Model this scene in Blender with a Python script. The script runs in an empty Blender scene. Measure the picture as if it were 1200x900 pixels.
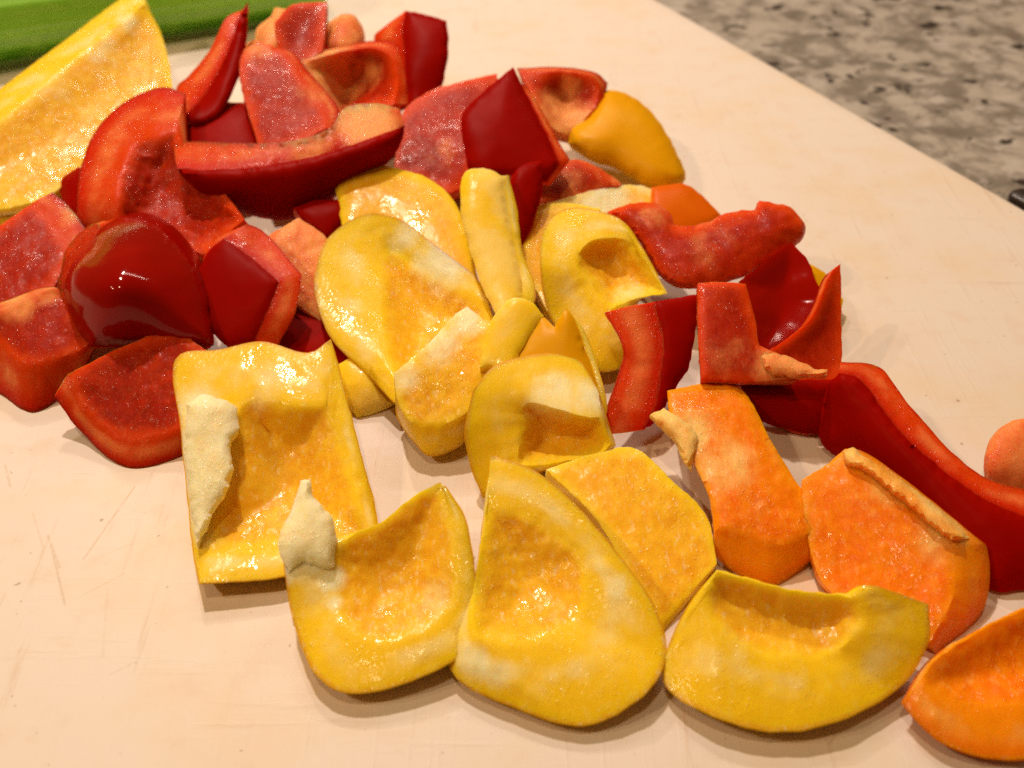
import bpy, bmesh, math, random
import numpy as np
from mathutils import Vector, noise
from mathutils.geometry import delaunay_2d_cdt

random.seed(7)
sc = bpy.context.scene
C = sc.collection
R = math.radians

# ------------------------------------------------------------------ camera
CAM_H, PITCH, FPX = 17.0, R(40.0), 1200.0          # cm above the board, tilt, focal length
cam_d = bpy.data.cameras.new('camera')
cam_d.sensor_width = 36.0
cam_d.lens = 36.0 * FPX / 1200.0
cam_d.clip_start, cam_d.clip_end = 0.01, 50.0
cam_d.dof.use_dof = True
cam_d.dof.focus_distance = 0.235
cam_d.dof.aperture_fstop = 15.0
cam = bpy.data.objects.new('camera', cam_d)
C.objects.link(cam)
cam.location = (0, 0, CAM_H * .01)
cam.rotation_euler = (R(90) - PITCH, 0, 0)
sc.camera = cam

# ------------------------------------------------------------------ world + lamps
w = bpy.data.worlds.new('World')
sc.world = w
w.use_nodes = True
bg = w.node_tree.nodes['Background']
bg.inputs[0].default_value = (1.0, .54, .22, 1)
bg.inputs[1].default_value = .10


def lamp(name, loc, power, size, col=(1, .78, .58), aim=(0, .24, 0)):
    d = bpy.data.lights.new(name, 'AREA')
    d.shape = 'DISK'
    d.size = size
    d.energy = power
    d.color = col
    o = bpy.data.objects.new(name, d)
    C.objects.link(o)
    o.location = loc
    o.rotation_euler = (Vector(aim) - Vector(loc)).to_track_quat('-Z', 'Y').to_euler()
    return o


KEY, FILL = (1, .80, .66), (1, .69, .39)
lamp('ceiling_lamp', (-.30, 1.02, 1.32), 14.5, .06, KEY)
lamp('ceiling_lamp', (-.36, 1.42, .96), 4.5, .06, KEY)
lamp('ceiling_lamp', (-.92, -.08, 1.10), 4.0, .05, FILL)
lamp('ceiling_lamp', (-.22, .00, 1.62), 4.6, .05, FILL)
lamp('ceiling_lamp', (-1.02, .10, 1.10), 2.0, .04, FILL)
st = lamp('glint_strip_lamp', (.05, 1.25, .92), 3.3, .9, KEY)        # unseen strip added behind for wet glints, after a streaked highlight
st.data.shape = 'RECTANGLE'
st.data.size_y = .03

sc.view_settings.view_transform = 'Standard'
sc.view_settings.look = 'None'
sc.view_settings.gamma = 1
sc.view_settings.exposure = 0.03
sc.cycles.use_denoising = False
sc.cycles.max_bounces = 8


# ------------------------------------------------------------------ helpers
SP, CP = math.sin(PITCH), math.cos(PITCH)


def at(px, py, z=0.0):
    """a point of the photograph (1200 x 900) at height z (cm) above the board"""
    x = (px - 600.0) / FPX
    y = -(py - 450.0) / FPX
    d = (x, CP + y * SP, -SP + y * CP)
    k = (z - CAM_H) / d[2]
    return (d[0] * k, d[1] * k, z)


def at_np(xy, z):
    x = (xy[:, 0] - 600.0) / FPX
    y = -(xy[:, 1] - 450.0) / FPX
    dz = -SP + y * CP
    k = (z - CAM_H) / dz
    return np.stack([x * k, (CP + y * SP) * k, z], 1)


def link(name, me, parent=None):
    o = bpy.data.objects.new(name, me)
    C.objects.link(o)
    if parent is not None:
        o.parent = parent
    return o


def make_mesh(name, verts, faces, mats, origin, attrs=None, sharp=38):
    me = bpy.data.meshes.new(name)
    v = (np.asarray(verts) * .01 - np.asarray(origin)).tolist()
    me.from_pydata(v, [], faces)
    for m in mats:
        me.materials.append(m)
    for k, a in (attrs or {}).items():
        at_ = me.attributes.new(k, 'FLOAT', 'POINT')
        at_.data.foreach_set('value', np.asarray(a, dtype=np.float32))
    me.polygons.foreach_set('use_smooth', [True] * len(me.polygons))
    me.update()
    bm = bmesh.new()
    bm.from_mesh(me)
    bmesh.ops.recalc_face_normals(bm, faces=bm.faces)
    bm.to_mesh(me)
    bm.free()
    if sharp:
        me.set_sharp_from_angle(angle=R(sharp))
    return me


# ------------------------------------------------------------------ materials
class NT:
    def __init__(self, name):
        self.m = bpy.data.materials.new(name)
        self.m.use_nodes = True
        self.t = self.m.node_tree
        self.b = self.t.nodes['Principled BSDF']

    def n(self, typ, **kw):
        nd = self.t.nodes.new(typ)
        for k, v in kw.items():
            if k.startswith('i_'):
                key = k[2:]
                key = int(key) if key.isdigit() else key
                self.set(nd.inputs[key], v)
            else:
                setattr(nd, k, v)
        return nd

    def set(self, sock, v):
        if isinstance(v, bpy.types.NodeSocket):
            self.t.links.new(v, sock)
        else:
            sock.default_value = v

    def mix(self, f, a, b, blend='MIX'):
        nd = self.t.nodes.new('ShaderNodeMix')
        nd.data_type = 'RGBA'
        nd.blend_type = blend
        self.set(nd.inputs[0], f)
        self.set(nd.inputs[6], a if isinstance(a, bpy.types.NodeSocket) else (*a, 1))
        self.set(nd.inputs[7], b if isinstance(b, bpy.types.NodeSocket) else (*b, 1))
        return nd.outputs[2]

    def math(self, op, a, b=0.0, c=0.0):
        nd = self.t.nodes.new('ShaderNodeMath')
        nd.operation = op
        for i, v in enumerate((a, b, c)):
            self.set(nd.inputs[i], v)
        return nd.outputs[0]

    def ramp(self, f, lo, hi, a=0.0, b=1.0):
        nd = self.t.nodes.new('ShaderNodeMapRange')
        nd.interpolation_type = 'SMOOTHSTEP'
        for i, v in enumerate((f, lo, hi, a, b)):
            self.set(nd.inputs[i], v)
        return nd.outputs[0]

    def attr(self, name):
        return self.n('ShaderNodeAttribute', attribute_name=name).outputs['Fac']

    def noise(self, scale, detail=3, rough=.55, vec=None):
        nd = self.n('ShaderNodeTexNoise')
        nd.inputs['Scale'].default_value = scale
        nd.inputs['Detail'].default_value = detail
        nd.inputs['Roughness'].default_value = rough
        if vec is not None:
            self.t.links.new(vec, nd.inputs['Vector'])
        return nd.outputs['Fac']

    def geo(self):
        return self.n('ShaderNodeNewGeometry').outputs['Position']

    def mapping(self, vec, scale=(1, 1, 1), rot=(0, 0, 0), loc=(0, 0, 0)):
        nd = self.n('ShaderNodeMapping')
        self.t.links.new(vec, nd.inputs[0])
        nd.inputs['Location'].default_value = loc
        nd.inputs['Rotation'].default_value = rot
        nd.inputs['Scale'].default_value = scale
        return nd.outputs[0]


def flesh_material(name, inner, inner2, cut, rind, pith, sss=.55, radius=(1, .75, .3), fleck=1.0, flk=.5, coat=.42):
    g = NT(name)
    p = g.geo()
    cutf = g.attr('cut')
    sk = g.attr('near_skin')
    pale = g.attr('pale')
    grain = g.attr('grain')
    n1 = g.noise(430, 4, .65, g.mapping(p, (1, .5, .8), (.4, .3, .5)))
    n2 = g.noise(85, 3, .5, p)
    # inner wall: blotchy, stringy
    inn = g.mix(g.ramp(n1, .36, .66), inner, inner2)
    inn = g.mix(g.math('MULTIPLY', g.ramp(n2, .45, .7), .3), inn, cut)
    # cut edge: paler in the middle, deeper towards the skin
    c = g.mix(g.ramp(sk, .45, 1.0), cut, rind)
    band = g.math('MULTIPLY', g.ramp(sk, .15, .4), g.ramp(sk, .85, .45))
    c = g.mix(g.math('MULTIPLY', g.math('MULTIPLY', band, g.ramp(n2, .40, .64)), .35), c, pith)
    c = g.mix(g.math('MULTIPLY', g.ramp(n1, .5, .75), .10), c, pith)
    fl = g.ramp(g.noise(900, 2, .6, g.mapping(p, (1, .45, .8), (.1, .7, .4))), .57, .70)  # pale tissue flecks, strengthened to stand in for wet glints
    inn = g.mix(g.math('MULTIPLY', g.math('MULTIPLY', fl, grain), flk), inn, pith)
    dot = g.math('MULTIPLY', g.ramp(g.noise(1250, 1, .5, g.mapping(p, loc=(.11, .37, .05))), .66, .74), g.ramp(n2, .42, .6))  # pale dots painted in as sparkle of the wet cut edge
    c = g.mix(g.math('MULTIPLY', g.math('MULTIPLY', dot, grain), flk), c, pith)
    edge = g.ramp(g.math('ADD', cutf, g.math('MULTIPLY', g.math('SUBTRACT', n2, .5), .6)), .15, .8)
    col = g.mix(edge, inn, c)
    n3 = g.noise(170, 4, .6, g.mapping(p, (1, .6, .9), (.3, .2, .8)))
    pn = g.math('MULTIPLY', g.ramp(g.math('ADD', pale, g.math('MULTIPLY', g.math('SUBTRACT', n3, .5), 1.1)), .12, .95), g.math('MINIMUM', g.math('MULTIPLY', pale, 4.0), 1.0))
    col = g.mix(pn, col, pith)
    g.set(g.b.inputs['Base Color'], col)
    # beads of juice
    d1 = g.noise(1900, 1.5, .5, g.mapping(p, (1, .6, .8), (.2, .5, .9)))
    patch = g.ramp(g.noise(130, 2, .5, g.mapping(p, loc=(.3, .1, .2))), .40, .62)
    bead = g.math('MULTIPLY', g.math('MULTIPLY', g.ramp(d1, .56, .74), g.ramp(patch, 0, 1, .25, 1)), grain)
    g.set(g.b.inputs['Roughness'], g.ramp(bead, .02, .35, .45, .17))
    g.set(g.b.inputs['Coat Weight'], g.math('MULTIPLY', g.ramp(pale, 0, 1, 1, .35), g.ramp(patch, 0, 1, coat * .55, coat)))
    g.b.inputs['Coat IOR'].default_value = 1.33
    g.set(g.b.inputs['Coat Roughness'], g.ramp(patch, 0, 1, .22, .09))
    cb = g.n('ShaderNodeBump')
    cb.inputs['Distance'].default_value = .0004
    cb.inputs['Strength'].default_value = .42
    g.set(cb.inputs['Height'], g.math('MULTIPLY', g.noise(820, 2, .5, g.mapping(p, (1, .7, .9), (.6, .1, .2))), g.ramp(grain, 0, 1, .25, .9)))
    g.set(g.b.inputs['Coat Normal'], cb.outputs[0])
    g.b.inputs['IOR'].default_value = 1.36
    g.set(g.b.inputs['Specular IOR Level'], g.ramp(bead, .02, .4, .12 * fleck, .8 * fleck))
    g.b.inputs['Subsurface Weight'].default_value = sss
    g.b.inputs['Subsurface Radius'].default_value = radius
    g.b.inputs['Subsurface Scale'].default_value = .0045
    hgt = g.math('ADD', g.math('MULTIPLY', bead, .35), g.math('ADD', g.math('MULTIPLY', g.math('MULTIPLY', n1, grain), .6), g.math('MULTIPLY', g.math('MULTIPLY', g.noise(520, 4, .65, g.mapping(p, (1, .35, .7), (0, .2, .3))), pale), 1.1)))
    bp = g.n('ShaderNodeBump')
    bp.inputs['Distance'].default_value = .0005
    bp.inputs['Strength'].default_value = .6
    g.set(bp.inputs['Height'], hgt)
    g.set(g.b.inputs['Normal'], bp.outputs[0])
    return g.m


def skin_material(name, col, col2, thru, rough=.30, spec=.22, clear=.4):
    """a coloured film: part of the light goes through to the flesh below"""
    g = NT(name)
    p = g.geo()
    n = g.noise(60, 3, .5, p)
    g.set(g.b.inputs['Base Color'], g.mix(g.ramp(n, .35, .7), col, col2))
    g.b.inputs['Roughness'].default_value = rough
    g.b.inputs['Specular IOR Level'].default_value = spec
    bp = g.n('ShaderNodeBump')
    bp.inputs['Distance'].default_value = .0004
    bp.inputs['Strength'].default_value = .06
    g.set(bp.inputs['Height'], g.noise(200, 2, .5, p))
    g.set(g.b.inputs['Normal'], bp.outputs[0])
    t = g.n('ShaderNodeBsdfTransparent')
    t.inputs[0].default_value = (*thru, 1)
    mx = g.n('ShaderNodeMixShader')
    mx.inputs[0].default_value = clear
    g.t.links.new(g.b.outputs[0], mx.inputs[1])
    g.t.links.new(t.outputs[0], mx.inputs[2])
    g.t.links.new(mx.outputs[0], g.t.nodes['Material Output'].inputs['Surface'])
    return g.m


FLESH = {
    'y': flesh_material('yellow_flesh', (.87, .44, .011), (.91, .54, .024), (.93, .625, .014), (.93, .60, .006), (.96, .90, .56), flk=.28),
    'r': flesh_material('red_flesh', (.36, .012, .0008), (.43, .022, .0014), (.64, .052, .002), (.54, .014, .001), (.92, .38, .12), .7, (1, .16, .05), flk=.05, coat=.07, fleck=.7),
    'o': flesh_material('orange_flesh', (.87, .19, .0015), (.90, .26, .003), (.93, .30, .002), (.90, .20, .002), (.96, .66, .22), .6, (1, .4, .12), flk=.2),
}
SKIN = {
    'y': skin_material('yellow_skin', (.94, .56, .003), (.96, .60, .004), (1, .85, .25), .34, .12, .5),
    'r': skin_material('red_skin', (.37, .004, .0003), (.43, .006, .0003), (.97, .11, .01), .36, .025, .5),
    'o': skin_material('orange_skin', (.88, .20, .001), (.92, .24, .002), (.98, .5, .06), .34, .12),
    'g': skin_material('glossy_red_skin', (.36, .004, .0004), (.42, .006, .0004), (.93, .09, .01), .10, .3, .4),
}


# ------------------------------------------------------------------ pieces of pepper
STEP = 5.0


def catmull(P, i, n, t, corner):
    """point between P[i] and P[i+1] of a closed loop; a corner starts and ends straight"""
    p1, p2 = P[i], P[(i + 1) % n]
    p0, p3 = P[i - 1], P[(i + 2) % n]
    m1 = (p2 - p1) if corner[i] else (p2 - p0) * .5
    m2 = (p2 - p1) if corner[(i + 1) % n] else (p3 - p1) * .5
    t2, t3 = t * t, t * t * t
    return (2 * t3 - 3 * t2 + 1) * p1 + (t3 - 2 * t2 + t) * m1 + (-2 * t3 + 3 * t2) * p2 + (t3 - t2) * m2


def inside(pts, poly):
    x, y = pts[:, 0], pts[:, 1]
    r = np.zeros(len(pts), bool)
    n = len(poly)
    for i in range(n):
        x1, y1 = poly[i]
        x2, y2 = poly[(i + 1) % n]
        c = ((y1 > y) != (y2 > y)) & (x < (x2 - x1) * (y - y1) / (y2 - y1 + 1e-12) + x1)
        r ^= c
    return r


def tps(px, pz, q):
    """thin plate through points (px -> pz), read at q"""
    s = 100.0
    a, b = px / s, q / s
    n = len(a)

    def U(d2):
        return np.where(d2 > 0, d2 * np.log(d2 + 1e-12), 0)
    K = U(((a[:, None] - a[None]) ** 2).sum(2)) + np.eye(n) * .02
    P = np.hstack([np.ones((n, 1)), a])
    A = np.zeros((n + 3, n + 3))
    A[:n, :n] = K
    A[:n, n:] = P
    A[n:, :n] = P.T
    sol = np.linalg.lstsq(A, np.concatenate([pz, np.zeros(3)]), rcond=None)[0]
    Q = U(((b[:, None] - a[None]) ** 2).sum(2))
    return Q @ sol[:n] + np.hstack([np.ones((len(b), 1)), b]) @ sol[n:]


def fbm(v, f, seed):
    return noise.noise(Vector((v[0] * f + seed, v[1] * f - seed, v[2] * f + 2 * seed)))


def piece_mesh(loop, ctrl=(), bulge=0.0, thick=.45, front='in', jag=1.1, relief=.03, pale=0.0, spots=(), grain=1.0, solid=False, round_=.015, belly=0.0, seed=0.0):
    """A closed chunk of pepper wall. loop: (x, y, z) or (x, y, z, bx, by, bz) points round the face
    that looks at the camera; the second triple is where the other face's edge lies."""
    n = len(loop)
    F2 = np.array([[q[0], q[1], q[2]] for q in loop], float)
    corner = []
    for i in range(n):
        a = F2[i, :2] - F2[i - 1, :2]
        b = F2[(i + 1) % n, :2] - F2[i, :2]
        ca = (a @ b) / (np.linalg.norm(a) * np.linalg.norm(b) + 1e-9)
        corner.append(ca < math.cos(R(52)))
    ring, seg = [], []
    for i in range(n):
        L = np.linalg.norm(F2[(i + 1) % n, :2] - F2[i, :2])
        if len(loop[i]) == 6:
            j = (i + 1) % n
            if len(loop[j]) == 6:
                L = max(L, .6 * math.hypot(loop[j][3] - loop[i][3], loop[j][4] - loop[i][4]))
        k = max(2, int(round(L / STEP)))
        for s in range(k):
            t = s / k
            ring.append(catmull(F2, i, n, t, corner))
            seg.append((i, t))
    ring = np.array(ring)
    m = len(ring)
    # ragged knife edge
    for i in range(m):
        if seg[i][1] > 0 or not corner[seg[i][0]]:
            v = ring[i]
            ring[i, 0] += jag * (fbm(v, .11, seed + 3.1) + .6 * fbm(v, .31, seed + 1.7))
            ring[i, 1] += jag * (fbm(v, .11, seed + 9.1) + .6 * fbm(v, .31, seed + 5.7))
    poly = ring[:, :2]
    lo, hi = poly.min(0), poly.max(0)
    g = []
    yy = lo[1]
    row = 0
    while yy < hi[1]:
        xx = lo[0] + (STEP * .5 if row % 2 else 0)
        while xx < hi[0]:
            g.append((xx + random.uniform(-.8, .8), yy + random.uniform(-.8, .8)))
            xx += STEP
        yy += STEP * .87
        row += 1
    g = np.array(g) if g else np.zeros((0, 2))
    g = g[inside(g, poly)]
    if len(g):
        d = np.sqrt(((g[:, None] - poly[None]) ** 2).sum(2)).min(1)
        g = g[d > STEP * .55]
    allp = np.vstack([poly, g])
    res = delaunay_2d_cdt([Vector(q) for q in allp], [(i, (i + 1) % m) for i in range(m)], [list(range(m))], 1, 1e-4)
    out_v, out_f, orig = res[0], res[2], res[3]
    P2 = np.array([[v.x, v.y] for v in out_v])
    tri = [tuple(f) for f in out_f]
    inv = {}
    for i, o in enumerate(orig):
        for q in o:
            inv.setdefault(q, i)
    bidx = [inv[i] for i in range(m)]
    # heights
    fit = [F2[i] for i in range(n)] + [np.array(q, float) for q in ctrl]
    sel = ring[::max(1, m // 60)]
    fp = np.vstack([sel, np.array(ctrl, float).reshape(-1, 3)])
    z = tps(fp[:, :2], fp[:, 2], P2)
    for i, b in enumerate(bidx):
        z[b] = ring[i, 2]
    db = np.sqrt(((P2[:, None] - poly[None]) ** 2).sum(2)).min(1)
    dmax = max(db.max(), 1e-6)
    u = np.clip(db / dmax, 0, 1)
    prof = np.sqrt(np.clip(1 - (1 - u) ** 2, 0, 1)) if bulge > 0 else u * u * (3 - 2 * u) * .5 + .5 * (1 - (1 - u) ** 2)
    z = z + bulge * prof
    # rounded lip at the cut
    lip = np.exp(-db / 5.0)
    z = z - round_ * lip * (db < 40)
    z = np.maximum(z, .10)
    W = at_np(P2, z)
    # normals
    T = np.array(tri)
    fn = np.cross(W[T[:, 1]] - W[T[:, 0]], W[T[:, 2]] - W[T[:, 0]])
    camp = np.array([0, 0, CAM_H])
    cen = W[T].mean(1)
    flip = ((camp - cen) * fn).sum(1) < 0
    fn[flip] *= -1
    N = np.zeros_like(W)
    for k in range(3):
        np.add.at(N, T[:, k], fn)
    N /= np.linalg.norm(N, axis=1)[:, None] + 1e-12
    mean = fn.sum(0)
    mean /= np.linalg.norm(mean)
    # other face: explicit where given, else a wall's thickness behind
    B = []
    for i in range(n):
        q = loop[i]
        if len(q) == 6:
            B.append(np.array(at(*q[3:])))
        else:
            k = next(j for j in range(m) if seg[j][0] == i)
            nn = N[bidx[k]] * .4 + mean * .6
            nn /= np.linalg.norm(nn)
            b = W[bidx[k]] - nn * thick
            b[2] = max(b[2], .02)
            B.append(b)
    B = np.array(B)
    ringB = np.array([catmull(B, seg[i][0], n, seg[i][1], corner) for i in range(m)])
    for i in range(m):
        ringB[i] += .018 * jag * np.array([fbm(ringB[i], 3.1, seed + 2), fbm(ringB[i], 3.3, seed + 4), .3 * fbm(ringB[i], 3.2, seed + 6)])
    ringB[:, 2] = np.maximum(ringB[:, 2], .015)
    off = ringB - W[bidx]
    dd = ((P2[:, None] - poly[None]) ** 2).sum(2) + .5
    wt = 1 / dd ** 1.6
    wt /= wt.sum(1)[:, None]
    O = wt @ off
    k = np.clip(db / (dmax * .9), 0, 1)
    k = (k * k * (3 - 2 * k))[:, None]
    O = O * (1 - k) - (N * .5 + mean * .5) * thick * k
    # relief of the visible face
    isin = front == 'in'
    amp = relief * .5 if isin else relief * .15
    for i in range(len(W)):
        if db[i] > .1:
            v = W[i]
            a = amp * (1.0 * fbm(v, 2.2, seed) + .8 * fbm(v, 5.5, seed + 7) + (.7 * fbm(v, 11, seed + 5) if isin else 0))
            W[i] += N[i] * a * min(1, db[i] / 6)
    back = W + O
    away = W - np.array([0, 0, CAM_H])
    away /= np.linalg.norm(away, axis=1)[:, None]
    back += away * (.24 * (1 - np.exp(-(db + 2) / 7.0)))[:, None]
    back[:, 2] -= belly * np.sqrt(np.clip(1 - (1 - u) ** 2, 0, 1))
    for i, b in enumerate(bidx):
        back[b] = ringB[i]
    back[:, 2] = np.maximum(back[:, 2], .012)
    nv = len(W)
    verts = [W]
    faces = [t for t in tri]
    cut = [np.zeros(nv)]
    near = [np.zeros(nv) if isin else np.ones(nv)]
    # lip vertices belong to the cut colour a little
    cut[0] = np.clip(np.exp(-db / 11.0), 0, 1) if isin else np.zeros(nv)
    if solid:
        cut[0] = np.ones(nv)
        near[0] = np.full(nv, .3)
    # rings of the cut edge
    gap = np.linalg.norm(off, axis=1).mean()
    KR = int(np.clip(round(gap / .09), 4, 14))
    prev = list(bidx)
    base = nv
    for r in range(1, KR):
        s = r / KR
        pts = W[bidx] * (1 - s) + ringB * s
        tang = np.roll(pts, -1, 0) - np.roll(pts, 1, 0)
        nr = np.cross(tang, off)
        nr /= np.linalg.norm(nr, axis=1)[:, None] + 1e-12
        outw = pts - W.mean(0)
        sg = np.sign((nr * outw).sum(1).mean()) or 1
        nr *= sg
        pill = .035 * min(gap, .8) * math.sin(math.pi * s) ** .7
        rough = np.array([.030 * fbm(q, 4.0, seed + 11) + .022 * fbm(q, 9.0, seed + 13) for q in pts])
        pts = pts + nr * (pill + rough * math.sin(math.pi * s))[:, None]
        pts[:, 2] = np.maximum(pts[:, 2], .013)
        verts.append(pts)
        cut.append(np.ones(m))
        near.append(np.full(m, s if isin else 1 - s))
        cur = [base + i for i in range(m)]
        for i in range(m):
            j = (i + 1) % m
            faces.append((prev[i], prev[j], cur[j], cur[i]))
        prev = cur
        base += m
    bs = base
    verts.append(back)
    cut.append(np.zeros(nv))
    near.append(np.ones(nv) if isin else np.zeros(nv))
    for i in range(m):
        j = (i + 1) % m
        faces.append((prev[i], prev[j], bs + bidx[j], bs + bidx[i]))
    faces += [(a + bs, c + bs, b + bs) for a, b, c in tri]
    V = np.vstack(verts)
    cutv, nearv = np.concatenate(cut), np.concatenate(near)
    pv = np.full(len(V), float(pale))
    if spots:                                           # whitish rib tissue on the wall, some soft highlights painted in
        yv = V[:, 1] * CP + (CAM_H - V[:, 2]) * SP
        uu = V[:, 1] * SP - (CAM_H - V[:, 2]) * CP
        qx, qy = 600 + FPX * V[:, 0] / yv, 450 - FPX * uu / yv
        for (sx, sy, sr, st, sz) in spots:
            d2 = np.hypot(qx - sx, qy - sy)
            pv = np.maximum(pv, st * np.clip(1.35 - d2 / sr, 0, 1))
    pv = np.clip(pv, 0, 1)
    gv = np.where(cutv > .5, .8, 1.0) * grain
    # the skin: a thin film over the outer face
    src = W if not isin else back
    sN = N if not isin else None
    if isin:
        fn2 = -np.cross(back[T[:, 1]] - back[T[:, 0]], back[T[:, 2]] - back[T[:, 0]])
        fn2[flip] *= -1
        sN = np.zeros_like(back)
        for kk in range(3):
            np.add.at(sN, T[:, kk], fn2)
        sN /= np.linalg.norm(sN, axis=1)[:, None] + 1e-12
    top = src + sN * .022
    bot = src + sN * .004
    top[:, 2] = np.maximum(top[:, 2], .006)
    bot[:, 2] = np.maximum(bot[:, 2], .009)
    SV = np.vstack([top, bot])
    SF = [t for t in tri] + [(a + nv, c + nv, b + nv) for a, b, c in tri]
    for i in range(m):
        j = (i + 1) % m
        SF.append((bidx[i], bidx[j], nv + bidx[j], nv + bidx[i]))
    return V, faces, dict(cut=cutv, near_skin=nearv, pale=pv, grain=gv), SV, SF


GROUP = {'y': 'yellow bell pepper pieces', 'r': 'red bell pepper pieces', 'o': 'orange bell pepper pieces'}
CNT = [0]


def piece(hue, label, loop, rib=None, skin=None, **kw):
    CNT[0] += 1
    seed = CNT[0] * 3.37
    V, Fc, A, SV, SF = piece_mesh(loop, seed=seed, **kw)
    org = np.array([V[:, 0].mean(), V[:, 1].mean(), V[:, 2].min()]) * .01
    e = bpy.data.objects.new('pepper_piece', None)
    e.empty_display_size = .01
    C.objects.link(e)
    e.location = org
    e['label'] = label
    e['category'] = 'pepper piece'
    e['group'] = GROUP[hue]
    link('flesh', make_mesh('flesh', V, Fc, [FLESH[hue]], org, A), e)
    link('skin', make_mesh('skin', SV, SF, [SKIN[skin or hue]], org, None, 60), e)
    for rb in ([rib] if isinstance(rib, dict) else (rib or [])):
        rb = dict(rb)
        lp = rb.pop('loop')
        V2, F2, A2, _, _ = piece_mesh(lp, seed=seed + 50, **{**dict(thick=.2, pale=.85, relief=.05, jag=2.0, round_=.1, bulge=.08), **rb})
        link('pith', make_mesh('pith', V2, F2, [FLESH[hue]], org, A2), e)
    return e


# ------------------------------------------------------------------ counter and board
def granite():
    g = NT('granite')
    p = g.geo()
    wp = g.n('ShaderNodeTexNoise')
    wp.inputs['Scale'].default_value = 60
    g.t.links.new(p, wp.inputs['Vector'])
    off = g.n('ShaderNodeVectorMath', operation='SCALE')
    g.t.links.new(wp.outputs['Color'], off.inputs[0])
    off.inputs['Scale'].default_value = .012
    q = g.n('ShaderNodeVectorMath', operation='ADD')
    g.t.links.new(p, q.inputs[0])
    g.t.links.new(off.outputs[0], q.inputs[1])
    q = q.outputs[0]
    a = g.noise(70, 6, .62, q)
    b = g.noise(110, 4, .55, g.mapping(q, loc=(3, 1, 2)))
    c = g.noise(54, 5, .6, g.mapping(q, loc=(7, 5, 1)))
    d = g.noise(85, 3, .5, g.mapping(p, loc=(1, 9, 4)))
    col = g.mix(g.ramp(a, .36, .60), (.20, .18, .147), (.43, .40, .345))
    col = g.mix(g.math('MULTIPLY', g.ramp(b, .52, .66), .6), col, (.52, .495, .455))
    col = g.mix(g.math('MULTIPLY', g.ramp(c, .52, .62), .7), col, (.15, .13, .11))
    col = g.mix(g.math('MULTIPLY', g.ramp(d, .60, .68), .92), col, (.018, .012, .009))
    g.set(g.b.inputs['Base Color'], col)
    g.b.inputs['Roughness'].default_value = .32
    return g.m


def board_plastic():
    g = NT('board_plastic')
    p = g.geo()
    a = g.noise(24, 4, .6, p)
    b = g.noise(110, 4, .6, p)
    s1 = g.noise(300, 5, .7, g.mapping(p, (1, .06, 1), (0, 0, .55)))
    s2 = g.noise(260, 5, .7, g.mapping(p, (.07, 1, 1), (0, 0, .25)))
    col = g.mix(g.ramp(a, .42, .72), (.80, .735, .655), (.80, .685, .52))
    col = g.mix(g.math('MULTIPLY', g.ramp(b, .5, .72), .32), col, (.74, .58, .42))
    ln = g.math('MAXIMUM', g.ramp(s1, .60, .72), g.ramp(s2, .62, .74))
    col = g.mix(g.math('MULTIPLY', ln, .5), col, (.66, .50, .36))
    spk = g.noise(420, 2, .5, g.mapping(p, loc=(2, 3, 1)))
    col = g.mix(g.math('MULTIPLY', g.ramp(spk, .72, .75), .5), col, (.30, .17, .08))
    # brown knife marks left in the plastic
    strokes = [((98, 655), (158, 570), .5), ((92, 700), (146, 672), .25), ((56, 628), (70, 665), .5), ((60, 640), (76, 708), .5),
               ((6, 545), (12, 570), .45), ((110, 655), (160, 635), .2), ((38, 600), (50, 640), .25), ((126, 690), (120, 770), .18),
               ((972, 872), (978, 862), .7), ((160, 775), (130, 790), .3)]
    m = None
    for (x0, y0), (x1, y1), st in strokes:
        A, Bq = np.array(at(x0, y0)) * .01, np.array(at(x1, y1)) * .01
        ab = Bq - A
        L2 = float(ab @ ab)
        pa = g.n('ShaderNodeVectorMath', operation='SUBTRACT')
        g.t.links.new(p, pa.inputs[0])
        pa.inputs[1].default_value = A.tolist()
        dt = g.n('ShaderNodeVectorMath', operation='DOT_PRODUCT')
        g.t.links.new(pa.outputs[0], dt.inputs[0])
        dt.inputs[1].default_value = (ab / L2).tolist()
        cl = g.n('ShaderNodeClamp')
        g.t.links.new(dt.outputs['Value'], cl.inputs[0])
        pr = g.n('ShaderNodeVectorMath', operation='SCALE')
        pr.inputs[0].default_value = ab.tolist()
        g.t.links.new(cl.outputs[0], pr.inputs['Scale'])
        df = g.n('ShaderNodeVectorMath', operation='SUBTRACT')
        g.t.links.new(pa.outputs[0], df.inputs[0])
        g.t.links.new(pr.outputs[0], df.inputs[1])
        ln = g.n('ShaderNodeVectorMath', operation='LENGTH')
        g.t.links.new(df.outputs[0], ln.inputs[0])
        f = g.math('MULTIPLY', g.ramp(ln.outputs['Value'], .00005, .00045, 1, 0), st)
        m = f if m is None else g.math('MAXIMUM', m, f)
    m = g.math('MULTIPLY', m, g.ramp(g.noise(700, 3, .6, p), .3, .6, .25, 1))
    col = g.mix(m, col, (.60, .43, .27))
    g.set(g.b.inputs['Base Color'], col)
    g.b.inputs['Roughness'].default_value = .5
    g.b.inputs['Specular IOR Level'].default_value = .3
    h = g.math('ADD', g.math('ADD', g.ramp(s1, .52, .7), g.ramp(s2, .54, .72)), g.math('MULTIPLY', b, .8))
    bp = g.n('ShaderNodeBump')
    bp.inputs['Distance'].default_value = .0002
    bp.inputs['Strength'].default_value = .2
    g.set(bp.inputs['Height'], h)
    g.set(g.b.inputs['Normal'], bp.outputs[0])
    return g.m


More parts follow.
